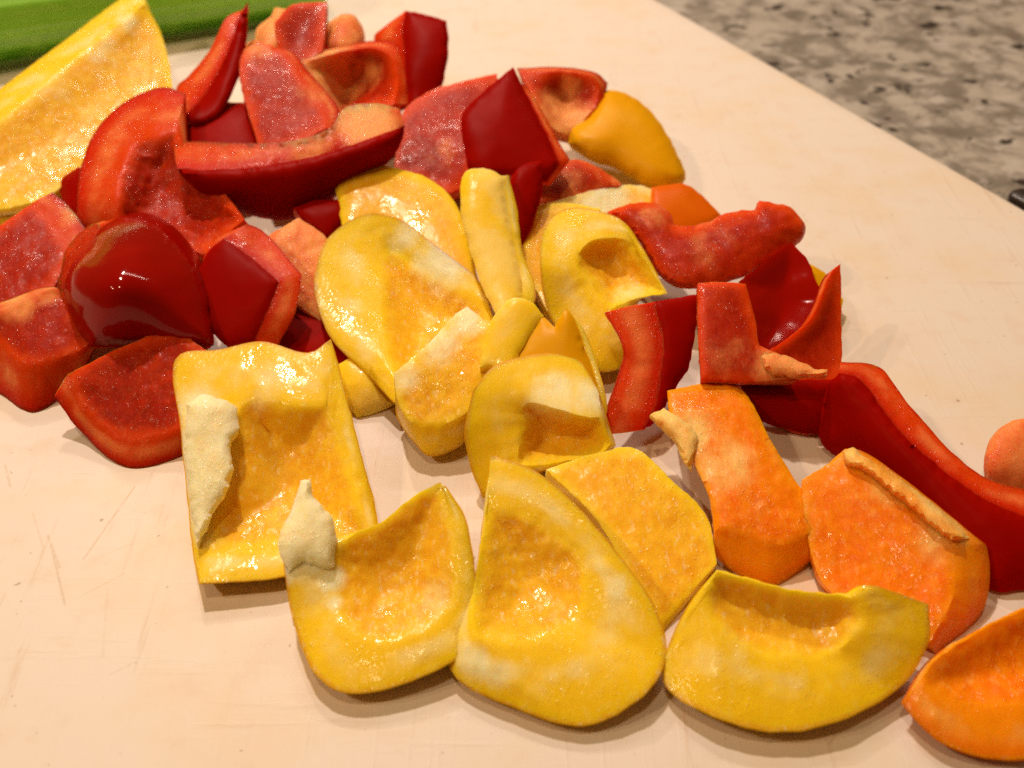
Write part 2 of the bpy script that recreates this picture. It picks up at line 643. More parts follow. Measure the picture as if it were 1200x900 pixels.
a0, a1 = np.array(at(770, 0))[:2], np.array(at(1200, 245))[:2]
U = (a1 - a0) / np.linalg.norm(a1 - a0)             # along the right edge, towards the camera
Vv = np.array([U[1], -U[0]])
if Vv[0] > 0:
    Vv = -Vv                                        # to the left
c0, c1 = np.array(at(0, 64))[:2], np.array(at(330, 6))[:2]
tt = np.linalg.solve(np.stack([U, -(c1 - c0)], 1), c0 - a0)
corner0 = a0 + U * (tt[0] - 1.0)


def rounded_slab(c, u, v, lu, lv, rad, z0, z1, bev, nm, mat):
    prof = []
    for cx, cy, a in ((lu - rad, lv - rad, 0), (rad, lv - rad, 90), (rad, rad, 180), (lu - rad, rad, 270)):
        for k in range(9):
            t = R(a + k * 90 / 8)
            prof.append((cx + rad * math.cos(t), cy + rad * math.sin(t), math.cos(t), math.sin(t)))
    rings = [(z1, bev), (z1 - bev * .3, bev * .3), (z1 - bev, 0), (z0 + bev, 0), (z0, bev)]
    vs, fs = [], []
    n = len(prof)
    for z, ins in rings:
        for x, y, nx, ny in prof:
            q = c + u * (x - nx * ins) + v * (y - ny * ins)
            vs.append((q[0], q[1], z))
    for r in range(len(rings) - 1):
        for i in range(n):
            j = (i + 1) % n
            fs.append((r * n + i, r * n + j, (r + 1) * n + j, (r + 1) * n + i))
    fs.append(tuple(range(n)))
    fs.append(tuple(range((len(rings) - 1) * n, len(rings) * n)))
    org = np.array([(c + u * lu / 2 + v * lv / 2)[0], (c + u * lu / 2 + v * lv / 2)[1], z0]) * .01
    o = link(nm, make_mesh(nm, vs, fs, [mat], org, None, 50))
    o.location = org
    return o


BT = 1.0
bo = rounded_slab(corner0, U, Vv, 44.0, 62.0, 1.6, -BT, 0.0, .12, 'cutting_board', board_plastic())
bo['label'] = 'white plastic cutting board with knife marks lying on the granite'
bo['category'] = 'cutting board'

cv = [(-150, -40, -BT - .004), (150, -40, -BT - .004), (150, 260, -BT - .004), (-150, 260, -BT - .004)]
cf = [(0, 1, 2, 3)]
org = np.array([0, 60, -BT - 4]) * .01
vs = [(x, y, z) for x, y, z in cv] + [(x, y, -BT - 4.0) for x, y, z in cv]
fs = [(0, 1, 2, 3), (7, 6, 5, 4)] + [(i, (i + 1) % 4, 4 + (i + 1) % 4, 4 + i) for i in range(4)]
co = link('countertop', make_mesh('countertop', vs, fs, [granite()], org, None, 40))
co.location = org
co['kind'] = 'structure'


# ------------------------------------------------------------------ celery
def celery():
    g = NT('celery_green')
    tc = g.attr('side')
    p = g.geo()
    n = g.noise(110, 3, .5, p)
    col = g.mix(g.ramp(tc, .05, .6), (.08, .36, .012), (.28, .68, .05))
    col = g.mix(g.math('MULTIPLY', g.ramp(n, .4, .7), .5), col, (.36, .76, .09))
    g.set(g.b.inputs['Base Color'], col)
    g.b.inputs['Roughness'].default_value = .3
    g.b.inputs['Subsurface Weight'].default_value = .15
    g.b.inputs['Subsurface Radius'].default_value = (.5, 1, .2)
    g.b.inputs['Subsurface Scale'].default_value = .003
    # axis along the board's far edge, seen from its ribbed back
    s = np.array(at(-120, 90))[:2]
    e = np.array(at(372, 10))[:2]
    ax = (e - s) / np.linalg.norm(e - s)
    nrm = np.array([-ax[1], ax[0]])
    if nrm[1] < 0:
        nrm = -nrm
    L = np.linalg.norm(e - s)
    NS, NC = 60, 72
    vs, fs, side = [], [], []
    for i in range(NS + 1):
        t = i / NS
        rad = 2.35 * (1.0 - .14 * t) * (.9 + .1 * min(1, t * 5))
        bow = .35 * math.sin(t * 3.0)
        for k in range(NC):
            a = 2 * math.pi * k / NC
            # crescent: round ribbed outside, hollow inside (facing away and down)
            if k < NC * .6:
                th = R(-58) + (k / (NC * .6)) * R(236)
                rr = rad * (1 + .03 * math.cos(th * 15))
            else:
                f = (k - NC * .6) / (NC * .4)
                th = R(178) - f * R(236)
                rr = rad * .74
            # th = 0 -> towards the camera, 90 -> up
            y = -rr * math.cos(th)
            z = rr * math.sin(th) * .82 + rad * .76
            q = s + ax * (L * t) + nrm * (y + rad - 1.9 + bow)
            vs.append((q[0], q[1], max(z, .03) + .0))
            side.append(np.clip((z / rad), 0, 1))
    for i in range(NS):
        for k in range(NC):
            j = (k + 1) % NC
            fs.append((i * NC + k, i * NC + j, (i + 1) * NC + j, (i + 1) * NC + k))
    fs.append(tuple(range(NC)))
    fs.append(tuple(range(NS * NC, (NS + 1) * NC)))
    org = np.array([*((s + e) / 2), 0]) * .01
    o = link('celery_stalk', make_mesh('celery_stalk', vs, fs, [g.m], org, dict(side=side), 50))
    o.location = org
    o['label'] = 'green celery stalk lying along the far edge of the cutting board'
    o['category'] = 'celery'


celery()


# ------------------------------------------------------------------ a dark thing at the margin, unidentified, built as a plain bar
g = NT('dark_plastic')
g.b.inputs['Base Color'].default_value = (.02, .012, .008, 1)
g.b.inputs['Roughness'].default_value = .35
q0, q1 = np.array(at(1174, 240, -BT))[:2], np.array(at(1268, 290, -BT))[:2]
du = (q1 - q0) / np.linalg.norm(q1 - q0)
dv = np.array([-du[1], du[0]])
do = rounded_slab(q0 - dv * .1, du, dv, 22.0, .95, .4, -BT, -BT + .55, .15, 'dark_bar', g.m)
do['label'] = 'dark brown rounded tip at the right margin on the granite by the board'
do['category'] = 'handle'


# ------------------------------------------------------------------ the pile, back to front
# reds at the far left
piece('r', 'dark red sliver wedged under the yellow wedge and the red curl', [
    (70, 210, 1.1), (92, 196, 1.25), (118, 215, 1.2), (112, 262, .9), (78, 268, .85)], front='sk', bulge=.15)
piece('y', 'small yellow corner peeping out below the large yellow wedge', [
    (-32, 248, .9), (26, 240, .9), (20, 258, .55), (-4, 272, .45), (-32, 278, .45)], bulge=.1)
piece('y', 'large yellow wedge at far left in front of the celery', [
    (-50, 172, 2.2, -50, 140, 2.0), (0, 140, 2.3, -2, 105, 2.1), (80, 75, 2.6, 75, 48, 2.4), (160, 12, 2.9, 148, -6, 2.6),
    (170, 4, 2.85, 168, -10, 2.5), (190, 44, 2.1), (202, 100, 1.4), (188, 140, 1.2), (132, 180, 1.1), (92, 204, 1.1), (55, 230, 1.1),
    (18, 242, 1.1), (-50, 252, 1.1)],
    thick=.5, bulge=-.15, relief=.05, spots=[(115, 60, 30, .4, 2.4), (150, 25, 18, .6, 2.7), (60, 105, 26, .35, 2.3), (176, 60, 10, .4, 2)], grain=1.3)
piece('r', 'red slab with textured inside and pale cut end at left edge below the yellow wedge', [
    (-40, 292, 1.5), (0, 264, 1.65), (38, 238, 1.7, 62, 225, 1.7), (62, 262, 1.5, 84, 246, 1.5), (82, 288, 1.3, 102, 270, 1.3),
    (72, 320, 1.15), (52, 345, 1.0), (0, 362, .95), (-40, 375, .95)], thick=.5, relief=.06, spots=[(82, 252, 18, .5, 1.5)])
piece('r', 'red block with pale far edge and straight cut faces at the left margin', [
    (-40, 376, 1.6, -40, 366, 1.6), (10, 362, 1.6, 8, 352, 1.6), (50, 345, 1.65, 52, 337, 1.65), (76, 350, 1.5, 78, 346, 1.5), (112, 398, 1.15, 112, 408, .75),
    (84, 414, 1.0, 78, 462, .02), (30, 426, 1.0, 38, 483, .02), (0, 402, 1.1, 0, 462, .02), (-40, 376, 1.2, -40, 440, .02)],
    relief=.05, spots=[(20, 357, 26, .75, 1.6), (55, 345, 20, .6, 1.6)])
piece('r', 'red curl with curved cut rim bending round its rough inside, left of the boat-shaped piece', [
    (206, 153, 2.7, 217, 110, 2.8), (182, 160, 2.65, 190, 102, 2.8), (162, 166, 2.5, 150, 117, 2.6), (150, 182, 2.4, 114, 150, 2.3),
    (142, 205, 2.2, 95, 196, 2.0), (138, 232, 2.0, 91, 236, 1.7), (138, 258, 1.6, 96, 266, 1.2), (150, 275, 1.3), (200, 285, 1.3),
    (238, 298, 1.35), (262, 277, 1.5), (286, 257, 1.75), (262, 225, 2.0), (238, 196, 2.2), (216, 172, 2.5)],
    thick=.45, relief=.12, bulge=-.4, grain=1.3)
# the far group of reds
piece('r', 'pale orange chunk of rib at the top of the red heap under the celery', [
    (284, 54, 2.6), (298, 45, 2.75), (302, 32, 2.9), (318, 18, 3.1), (322, 9, 3.2), (342, 12, 3.1), (336, 50, 2.7), (312, 66, 2.5), (290, 64, 2.5)],
    solid=True, pale=.75, bulge=.2, jag=1.6)
piece('r', 'upright red piece with smooth inside, topmost touching the celery', [
    (322, 26, 3.6), (342, 6, 3.85), (383, 2, 3.85), (381, 26, 3.5), (378, 60, 3.0), (352, 76, 2.75), (328, 66, 2.9)],
    thick=.4, bulge=-.08, relief=.02)
piece('r', 'pale pink rounded lump at far edge of the heap beside the upright red piece', [
    (375, 52, 2.6), (386, 26, 2.9), (405, 16, 3.0), (420, 22, 2.9), (428, 46, 2.5), (420, 66, 2.2), (392, 72, 2.2)], pale=.55, solid=True, bulge=.35, jag=1.2)
piece('r', 'tall red piece with folded corner at the far right of the red heap', [
    (476, 13, 3.5, 474, 14, 3.4), (500, 18, 3.5), (523, 25, 3.4), (525, 62, 2.8), (516, 105, 2.0), (505, 132, 1.6), (480, 132, 1.7), (476, 88, 2.4, 462, 75, 2.1),
    (474, 58, 2.85, 438, 46, 2.6), (473, 32, 3.25, 452, 30, 3.0)], front='sk', thick=.4, bulge=.1)
piece('r', 'hollow red pocket with pale ribs inside and a dark gap, behind the boat-shaped piece', [
    (350, 74, 2.8, 352, 68, 2.8), (395, 62, 2.95, 398, 55, 2.95), (435, 56, 2.95, 443, 48, 2.9), (458, 66, 2.8, 468, 54, 2.75), (466, 92, 2.4, 484, 85, 2.2),
    (462, 122, 2.0, 485, 122, 1.7), (425, 136, 1.9, 425, 150, 1.6), (392, 134, 2.0), (372, 105, 2.4)],
    ctrl=[(400, 122, 1.4)], bulge=-.25, thick=.4, relief=.06, spots=[(388, 88, 40, 1, 2.4), (425, 82, 24, .7, 2.4), (362, 82, 20, .7, 2.6)])
piece('r', 'narrow pointed red blade standing up at the left of the heap', [
    (290, 3, 3.9), (280, 24, 3.65, 266, 20, 3.7), (268, 60, 3.15, 246, 58, 3.1), (250, 96, 2.65, 222, 88, 2.6), (234, 120, 2.3, 206, 106, 2.3), (214, 138, 2.2),
    (232, 146, 2.1), (256, 136, 2.15), (272, 108, 2.5), (284, 75, 2.9), (289, 42, 3.35)], front='sk', thick=.35, bulge=.1)
piece('r', 'smooth red piece half hidden between the pointed blade and the boat-shaped piece', [
    (212, 142, 1.9), (258, 122, 2.05), (302, 122, 2.0), (312, 175, 1.6), (262, 192, 1.5), (215, 180, 1.6)], front='sk', bulge=.2)
piece('r', 'red slab leaning in mid heap with dull speckled inside and pale right border', [
    (284, 62, 3.2), (302, 48, 3.35), (334, 62, 3.2, 340, 60, 3.15), (352, 92, 2.9, 364, 86, 2.8), (380, 126, 2.5, 396, 126, 2.4), (382, 150, 2.35, 392, 152, 2.2), (350, 166, 2.25),
    (305, 176, 2.1), (288, 122, 2.6), (281, 88, 3.0)], thick=.4, relief=.05, spots=[(362, 112, 30, .3, 2.6), (302, 56, 22, .45, 3.2)])
piece('r', 'boat-shaped red piece with glossy outside and round pale orange end', [
    (208, 198, 2.5, 204, 166, 2.45), (245, 200, 2.5, 242, 166, 2.6), (300, 196, 2.5, 304, 168, 2.7), (350, 188, 2.5, 352, 163, 2.75), (395, 176, 2.6, 386, 150, 2.9),
    (430, 164, 2.75, 405, 126, 3.0), (458, 154, 2.75, 440, 121, 3.0), (474, 147, 2.65, 468, 127, 2.85), (470, 165, 2.3), (454, 190, 1.8),
    (400, 224, 1.25), (376, 246, .9), (336, 257, .8), (290, 251, 1.0), (250, 236, 1.5), (222, 214, 2.0)],
    front='sk', bulge=.3, thick=.5, spots=[(432, 140, 40, 1, 2.9), (365, 166, 34, .6, 2.7)])
piece('r', 'red strip with rough inside behind the dark red diamond and left of it', [
    (470, 136, 1.85), (502, 108, 2.2), (540, 96, 2.4), (582, 86, 2.5), (596, 140, 1.9), (560, 180, 1.5), (548, 214, 1.0), (528, 226, .9), (462, 196, 1.2)],
    thick=.45, relief=.05, spots=[(520, 180, 24, .35, 1.4)])
piece('r', 'red half ring with pale inside at the far right behind the dark red diamond', [
    (610, 86, 2.6, 606, 80, 2.6), (650, 84, 2.7, 652, 79, 2.7), (686, 88, 2.6, 694, 84, 2.55), (702, 102, 2.3, 712, 97, 2.2), (700, 120, 2.0, 706, 124, 1.8), (686, 138, 1.7, 690, 145, 1.4),
    (668, 158, 1.4, 668, 168, 1.1), (648, 150, 1.7), (628, 120, 2.2)],
    thick=.4, ctrl=[(660, 115, 1.8)], spots=[(672, 145, 30, 1, 1.5), (645, 125, 26, .7, 2.2), (668, 102, 18, .6, 2.2)])
piece('y', 'smooth yellow piece at the far right with its skin upward', [
    (706, 112, 1.9), (718, 106, 1.95), (744, 116, 1.85), (768, 138, 1.6), (788, 170, 1.2), (803, 205, .75), (798, 217, .55), (770, 223, .5),
    (738, 206, .75), (718, 196, .85), (690, 186, 1.05), (666, 168, 1.3), (672, 150, 1.5), (692, 138, 1.7)], front='sk', bulge=.35, thick=.35)
piece('r', 'pale red slice with its inside up between the diamond and the far yellow piece', [
    (640, 205, 1.35), (668, 188, 1.55), (692, 192, 1.5), (722, 210, 1.15), (730, 220, 1.0), (692, 232, .95), (640, 238, 1.0), (622, 225, 1.1)],
    bulge=.1, pale=.35, relief=.04)
piece('y', 'pale yellow strip with whitish rib behind the yellow C-shaped curl', [
    (622, 244, 1.25), (700, 222, 1.15), (745, 217, .95), (772, 226, .75), (790, 238, .6), (768, 260, .6), (720, 258, .7), (660, 258, .9)],
    pale=.45, spots=[(710, 240, 40, .85, .9)])
piece('o', 'small orange piece with skin up at the far right beside the lumpy red curl', [
    (764, 220, 1.1), (800, 216, 1.1), (822, 230, .9), (844, 252, .65), (834, 268, .45), (800, 276, .5), (764, 256, .85)], front='sk', bulge=.12)
piece('r', 'matte dark red diamond standing upright at the back of the heap', [
    (601, 79, 3.6), (586, 92, 3.45), (549, 125, 3.0), (541, 146, 2.8), (548, 196, 2.15), (570, 207, 2.05), (592, 204, 2.05), (640, 212, 1.95, 644, 218, 1.8), (654, 192, 2.2, 668, 188, 2.1),
    (640, 158, 2.6, 649, 156, 2.5), (618, 114, 3.15, 625, 113, 3.1)], front='sk', bulge=.15, thick=.4)
piece('r', 'short bright red blade between the dark diamond and the yellow C-shaped curl', [
    (600, 206, 2.35), (616, 193, 2.5), (635, 189, 2.5), (634, 228, 2.0), (622, 268, 1.45), (606, 294, 1.15), (598, 268, 1.5), (596, 236, 1.95)],
    front='sk', bulge=.1, thick=.35)
# yellows of the middle
piece('y', 'smooth golden slab lying behind the large yellow cup', [
    (390, 202, 1.75), (402, 189, 1.9), (440, 192, 1.85), (490, 204, 1.75), (520, 222, 1.6), (542, 255, 1.35), (560, 328, .8), (520, 326, .75), (480, 296, 1.0), (440, 262, 1.25), (402, 272, 1.25)],
    bulge=.12, relief=.025, grain=.5)
piece('y', 'golden flap of inside wall behind and below the yellow C-shaped curl', [
    (622, 258, 1.35), (652, 238, 1.45), (704, 244, 1.35), (700, 320, 1.0), (680, 385, .6), (648, 372, .65), (628, 340, .85), (606, 318, 1.0), (612, 290, 1.2)], relief=.04)
piece('y', 'yellow C-shaped curl with wet cut rim right of the upright yellow finger', [
    (678, 316, 1.85, 633, 308, 2.1), (680, 294, 2.0, 640, 264, 2.15), (700, 280, 2.05, 668, 244, 2.2), (736, 282, 1.95, 724, 256, 2.2), (752, 302, 1.85, 753, 292, 2.0),
    (780, 344, 1.5, 781, 343, 1.45), (744, 350, 1.45, 746, 356, 1.2), (716, 362, 1.45, 738, 430, .45), (704, 350, 1.5, 694, 432, .55), (692, 332, 1.65, 646, 372, 1.25)],
    bulge=-.6, thick=.35, relief=.07, spots=[(735, 338, 26, .4, 1.4)])
piece('y', 'slim upright yellow finger with a blunt end leaning in the middle of the pile', [
    (541, 208, 2.7), (552, 198, 2.8), (575, 199, 2.8), (590, 208, 2.7, 596, 206, 2.6), (594, 245, 2.3, 606, 245, 2.2), (604, 295, 1.85, 612, 292, 1.75), (612, 335, 1.5, 628, 348, 1.4),
    (606, 368, 1.3), (586, 376, 1.25), (566, 338, 1.5), (550, 290, 1.9), (540, 245, 2.35)], solid=True, bulge=.12, thick=.45, relief=.015, grain=.35)
piece('r', 'red piece in the shadow between the yellow cup and the square yellow piece', [
    (330, 350, .6), (390, 345, .75), (436, 404, .6), (428, 440, .4), (380, 425, .4), (300, 415, .35)], front='sk', bulge=.1)
piece('y', 'large yellow cup with broad glistening rim and pale lip in mid pile', [
    (446, 330, 1.25, 370, 318, 1.55), (442, 312, 1.3, 384, 280, 1.75), (450, 296, 1.3, 424, 252, 1.85), (464, 293, 1.3, 466, 256, 1.85), (500, 316, 1.25, 508, 286, 1.65),
    (544, 342, 1.1, 556, 324, 1.2), (568, 356, 1.0, 572, 352, 1.0), (580, 380, .9), (546, 402, .9), (505, 440, .85, 500, 450, .75), (482, 452, .85, 462, 472, .6),
    (462, 440, .9, 426, 434, .7), (450, 400, 1.05, 388, 396, 1.0), (446, 360, 1.15, 371, 350, 1.35)],
    bulge=-.5, thick=.3, relief=.05, spots=[(520, 304, 40, .9, 1.4), (478, 275, 28, .6, 1.6)])
piece('r', 'small orange-red corner behind the large yellow cup', [
    (344, 244, 1.45), (372, 235, 1.5), (400, 234, 1.5), (412, 250, 1.3), (396, 268, 1.1), (384, 284, .9), (362, 266, 1.2)], front='sk', bulge=.08, pale=.1)
piece('r', 'pale pink ribbed chunk between the dark red block and the yellow cup', [
    (310, 279, 1.75), (350, 255, 1.85), (384, 282, 1.6), (384, 330, 1.2), (378, 378, .7), (345, 352, 1.0), (322, 312, 1.45)], solid=True, pale=.6, relief=.09, bulge=.05)
piece('r', 'dark red block with orange upper cut face in front of the red curl', [
    (240, 302, 2.1, 246, 286, 2.15), (262, 280, 2.3, 290, 262, 2.4), (296, 304, 2.1, 312, 274, 2.2), (326, 330, 1.9, 354, 322, 1.9), (312, 364, 1.5, 346, 366, 1.4), (296, 400, 1.0, 326, 404, .8),
    (266, 405, 1.0), (242, 378, 1.35), (234, 332, 1.8)], front='sk', bulge=.06, thick=.5)
piece('r', 'red piece with wet wrinkled inside in front of the shiny dome', [
    (80, 438, 1.2, 64, 464, .85), (108, 424, 1.35), (140, 408, 1.45), (200, 388, 1.6), (244, 412, 1.4), (246, 480, .85), (212, 502, .65, 212, 534, .03), (150, 514, .5, 150, 548, .02), (102, 482, .75, 98, 508, .25)],
    relief=.10, grain=1.4, thick=.5)
piece('r', 'shiny dark red dome with bright lamp reflections at left of the heap', [
    (98, 294, 2.0, 80, 288, 1.7), (124, 264, 1.95, 112, 261, 1.7), (160, 250, 1.85), (196, 260, 1.85), (230, 298, 1.75), (244, 340, 1.55), (248, 372, 1.35), (250, 404, 1.15), (215, 408, 1.0),
    (178, 404, 1.0), (142, 406, 1.0), (106, 406, 1.05), (86, 376, 1.4), (76, 342, 1.8, 70, 342, 1.6), (82, 314, 2.0, 72, 314, 1.75)],
    ctrl=[(132, 322, 2.35)], front='sk', skin='g', bulge=.7, thick=.45, jag=.4)
piece('y', 'small flat yellow scrap on the board beside the square yellow piece', [
    (394, 428, .65), (410, 419, .75), (436, 430, .65), (440, 448, .55), (464, 472, .25), (440, 480, .14, 442, 484, .02), (418, 486, .12, 419, 490, .02), (404, 466, .35)], solid=True, bulge=.06, relief=.02, grain=.4)
piece('y', 'yellow cube-like chunk with wrinkled pale top, corner pointing at the viewer', [
    (462, 437, 1.6), (500, 405, 1.8), (530, 372, 1.9), (548, 359, 1.95), (578, 384, 1.8), (572, 430, 1.55, 574, 450, .9), (550, 480, 1.2, 548, 513, .5), (507, 500, 1.0, 507, 534, .3),
    (482, 494, 1.05, 484, 516, .4), (466, 470, 1.3, 466, 488, .5)], relief=.07, thick=.6, spots=[(515, 405, 30, .7, 1.7), (545, 370, 28, .8, 1.8), (474, 438, 24, .6, 1.5)])
piece('y', 'smooth yellow ridge-shaped piece left of the red cut strip', [
    (598, 424, 1.7), (612, 400, 1.9), (634, 370, 2.15), (650, 384, 2.15), (664, 361, 2.45), (674, 378, 2.25, 683, 384, 2.1), (686, 412, 1.85, 698, 420, 1.75), (698, 448, 1.5, 712, 476, 1.2), (704, 490, 1.2), (680, 480, 1.35), (640, 440, 1.6)],
    front='sk', bulge=.08, thick=.35)
piece('y', 'blunt yellow stub standing over the yellow arch', [
    (562, 430, 1.75), (570, 388, 2.1), (590, 356, 2.4), (607, 348, 2.5), (624, 355, 2.4), (637, 370, 2.2), (616, 402, 1.98), (598, 436, 1.7)],
    solid=True, bulge=.06, relief=.015, grain=.35)
piece('y', 'yellow arch with smooth top and pale lip over a dark hollow', [
    (614, 494, 1.2, 546, 502, 1.35), (610, 480, 1.4, 554, 458, 1.75), (622, 471, 1.6, 582, 428, 1.88), (650, 478, 1.65, 634, 415, 1.95), (686, 488, 1.6, 676, 421, 1.85), (704, 489, 1.5, 700, 456, 1.65),
    (716, 520, 1.1), (700, 532, .9), (640, 544, .7, 640, 550, .5), (606, 545, .75, 566, 584, .3), (608, 520, .98, 550, 540, .85)],
    bulge=-.5, thick=.3, relief=.03, spots=[(650, 468, 36, .6, 1.7), (690, 470, 26, .7, 1.6)], grain=.6)
piece('y', 'flat yellow slab with grained inside lying behind the big front yellow piece', [
    (640, 550, .9), (700, 531, 1.0), (745, 526, 1.0), (790, 565, .9), (828, 605, .7), (840, 660, .5), (790, 716, .2, 788, 728, .03), (774, 730, .2, 776, 744, .03), (745, 690, .4), (700, 610, .7)],
    relief=.05, thick=.4)
piece('y', 'square yellow piece with thick white rib along its left side', [
    (280, 480, 1.45, 206, 421, 1.8), (302, 462, 1.6, 258, 410, 1.85), (345, 474, 1.6, 306, 401, 1.9), (378, 474, 1.55, 360, 414, 1.85), (384, 474, 1.5, 388, 397, 1.9),
    (402, 522, 1.1, 418, 515, 1.15), (420, 590, .75, 438, 590, .6), (428, 628, .5, 444, 626, .45), (400, 634, .55, 410, 652, .5), (330, 644, .55, 330, 676, .45), (256, 640, .5, 234, 684, .5),
    (248, 612, .6, 226, 640, .3), (262, 572, .85, 219, 570, .7), (274, 522, 1.05, 212, 500, 1.35)],
    bulge=-.5, belly=.3, thick=.3, relief=.05, grain=.8,
    spots=[(300, 455, 40, .3, 1.5), (228, 480, 30, .8, 1.1), (222, 520, 30, .9, 1.1), (224, 560, 28, .85, 1.1), (230, 600, 24, .7, 1), (240, 630, 18, .5, 1)],
    rib=dict(loop=[(218, 474, 2.0), (232, 464, 2.05), (256, 466, 2.0), (278, 478, 1.75), (279, 505, 1.65), (270, 522, 1.6), (273, 548, 1.45), (264, 580, 1.2), (248, 604, 1.0), (240, 626, .85), (230, 636, .8), (223, 590, 1.05), (217, 530, 1.5)], pale=.85, thick=.32, jag=2.6, relief=.05))
piece('r', 'lumpy red curl with ragged top at the right of the pile', [
    (712, 248, 1.9), (744, 238, 2.0), (776, 241, 2.0), (792, 264, 1.85), (822, 262, 1.9), (850, 250, 2.1), (884, 246, 2.2), (890, 235, 2.35), (926, 243, 2.3), (942, 262, 2.1), (938, 284, 1.8),
    (900, 310, 1.55), (850, 331, 1.4), (800, 337, 1.35), (768, 318, 1.45), (750, 285, 1.65), (730, 262, 1.8)],
    bulge=.32, relief=.08, grain=.9, jag=1.8, spots=[(765, 252, 26, .4, 2.0), (830, 285, 34, .3, 1.9)])
piece('y', 'narrow yellow strip peeping out behind the triangular red piece', [
    (930, 306, .9), (962, 317, .8), (988, 352, .4), (982, 372, .3), (940, 345, .7)], front='sk', bulge=.05)
piece('r', 'glossy pinkish red piece with a curved skin catching a lamp reflection', [
    (926, 284, 2.1), (946, 305, 1.95), (956, 330, 1.75), (966, 352, 1.55), (952, 380, 1.35), (920, 408, 1.15), (886, 415, 1.1), (878, 360, 1.6), (866, 330, 1.85), (894, 308, 2.0)],
    front='sk', skin='g', bulge=-.25, thick=.3)
piece('r', 'triangular red piece standing on edge at the right end of the red pile', [
    (985, 309, 2.5), (972, 323, 2.4), (955, 366, 1.95), (930, 392, 1.65), (898, 412, 1.45), (925, 440, 1.2), (974, 460, .9), (986, 425, 1.15), (986, 370, 1.75)],
    relief=.03, thick=.3, bulge=-.1, grain=.6)
piece('r', 'dark red piece tucked low beneath the L-shaped red piece', [
    (868, 452, 1.1), (930, 446, 1.1), (984, 446, 1.05), (976, 480, .6), (966, 509, .15, 966, 509, .02), (930, 504, .2, 930, 508, .02), (888, 490, .4)], front='sk', bulge=.15)
piece('r', 'L-shaped red piece with a pale torn tip pointing right', [
    (818, 332, 2.5), (848, 330, 2.55), (874, 333, 2.5), (884, 370, 2.2), (890, 405, 1.95), (918, 418, 1.85), (934, 430, 1.75), (934, 443, 1.65), (880, 447, 1.55), (845, 445, 1.6), (822, 443, 1.65), (818, 390, 2.05)],
    relief=.03, thick=.4, bulge=.05, spots=[(855, 420, 34, .35, 1.8), (905, 430, 28, .6, 1.7)],
    rib=dict(loop=[(892, 412, 2.0), (920, 417, 1.95), (948, 428, 1.85), (958, 434, 1.85), (970, 433, 1.85), (968, 440, 1.8), (950, 443, 1.75), (912, 443, 1.7), (896, 432, 1.85)], thick=.15, pale=.7))
piece('r', 'upright red piece with wet sparkling cut strip before the yellow C-shaped curl', [
    (768, 354, 2.1, 708, 366, 2.0), (778, 400, 1.65, 729, 404, 1.65), (776, 430, 1.35, 728, 425, 1.4), (770, 470, .95, 714, 470, 1.0), (754, 504, .6, 701, 509, .6),
    (772, 490, .7), (786, 462, .9), (806, 430, 1.2), (815, 385, 1.7), (818, 346, 2.15)], front='sk', thick=.4, bulge=.05, jag=1.4, grain=1.5)
# right-hand end
piece('r', 'pale pink rounded end at the right margin behind the long red strip', [
    (1152, 548, .8), (1160, 515, 1.05), (1182, 495, 1.25), (1210, 490, 1.25), (1250, 505, 1.1), (1250, 585, .4), (1196, 578, .45), (1162, 566, .55)], solid=True, bulge=.3, pale=.5, relief=.02)
piece('r', 'long curved dark red strip with its skin facing the viewer at the right', [
    (984, 438, 1.75, 985, 424, 1.8), (1010, 448, 1.7, 1030, 430, 1.75), (1050, 502, 1.45, 1062, 470, 1.55), (1100, 548, 1.25, 1112, 526, 1.3), (1150, 584, 1.1, 1156, 560, 1.15),
    (1200, 606, 1.0, 1204, 574, 1.05), (1260, 622, .95, 1262, 592, 1.0), (1262, 692, .05), (1200, 691, .03), (1158, 689, .03), (1100, 640, .1), (1050, 590, .15), (1000, 547, .18), (964, 520, .2), (962, 490, .6), (970, 455, 1.3)],
    front='sk', bulge=.25, thick=.5)
piece('o', 'orange folded piece with torn pale edge and shaded top, right of the yellow slab', [
    (782, 458, 1.35), (820, 450, 1.35), (856, 448, 1.3), (880, 470, 1.25), (906, 520, 1.1), (966, 616, .75, 980, 637, .45), (935, 636, .7, 945, 660, .2), (905, 642, .65, 905, 686, .05), (866, 628, .75, 865, 672, .1),
    (838, 622, .75, 836, 650, .3), (830, 580, .95), (802, 520, 1.15), (786, 490, 1.3)],
    thick=.35, bulge=.12, relief=.07, spots=[(850, 545, 55, .5, 1.2), (812, 510, 34, .7, 1.4), (880, 585, 34, .3, 1)],
    rib=dict(loop=[(762, 486, 1.4), (778, 478, 1.5), (790, 486, 1.5), (808, 498, 1.45), (818, 516, 1.35), (810, 550, 1.15), (800, 540, 1.2), (792, 520, 1.25), (776, 505, 1.3)], pale=.75, thick=.15))
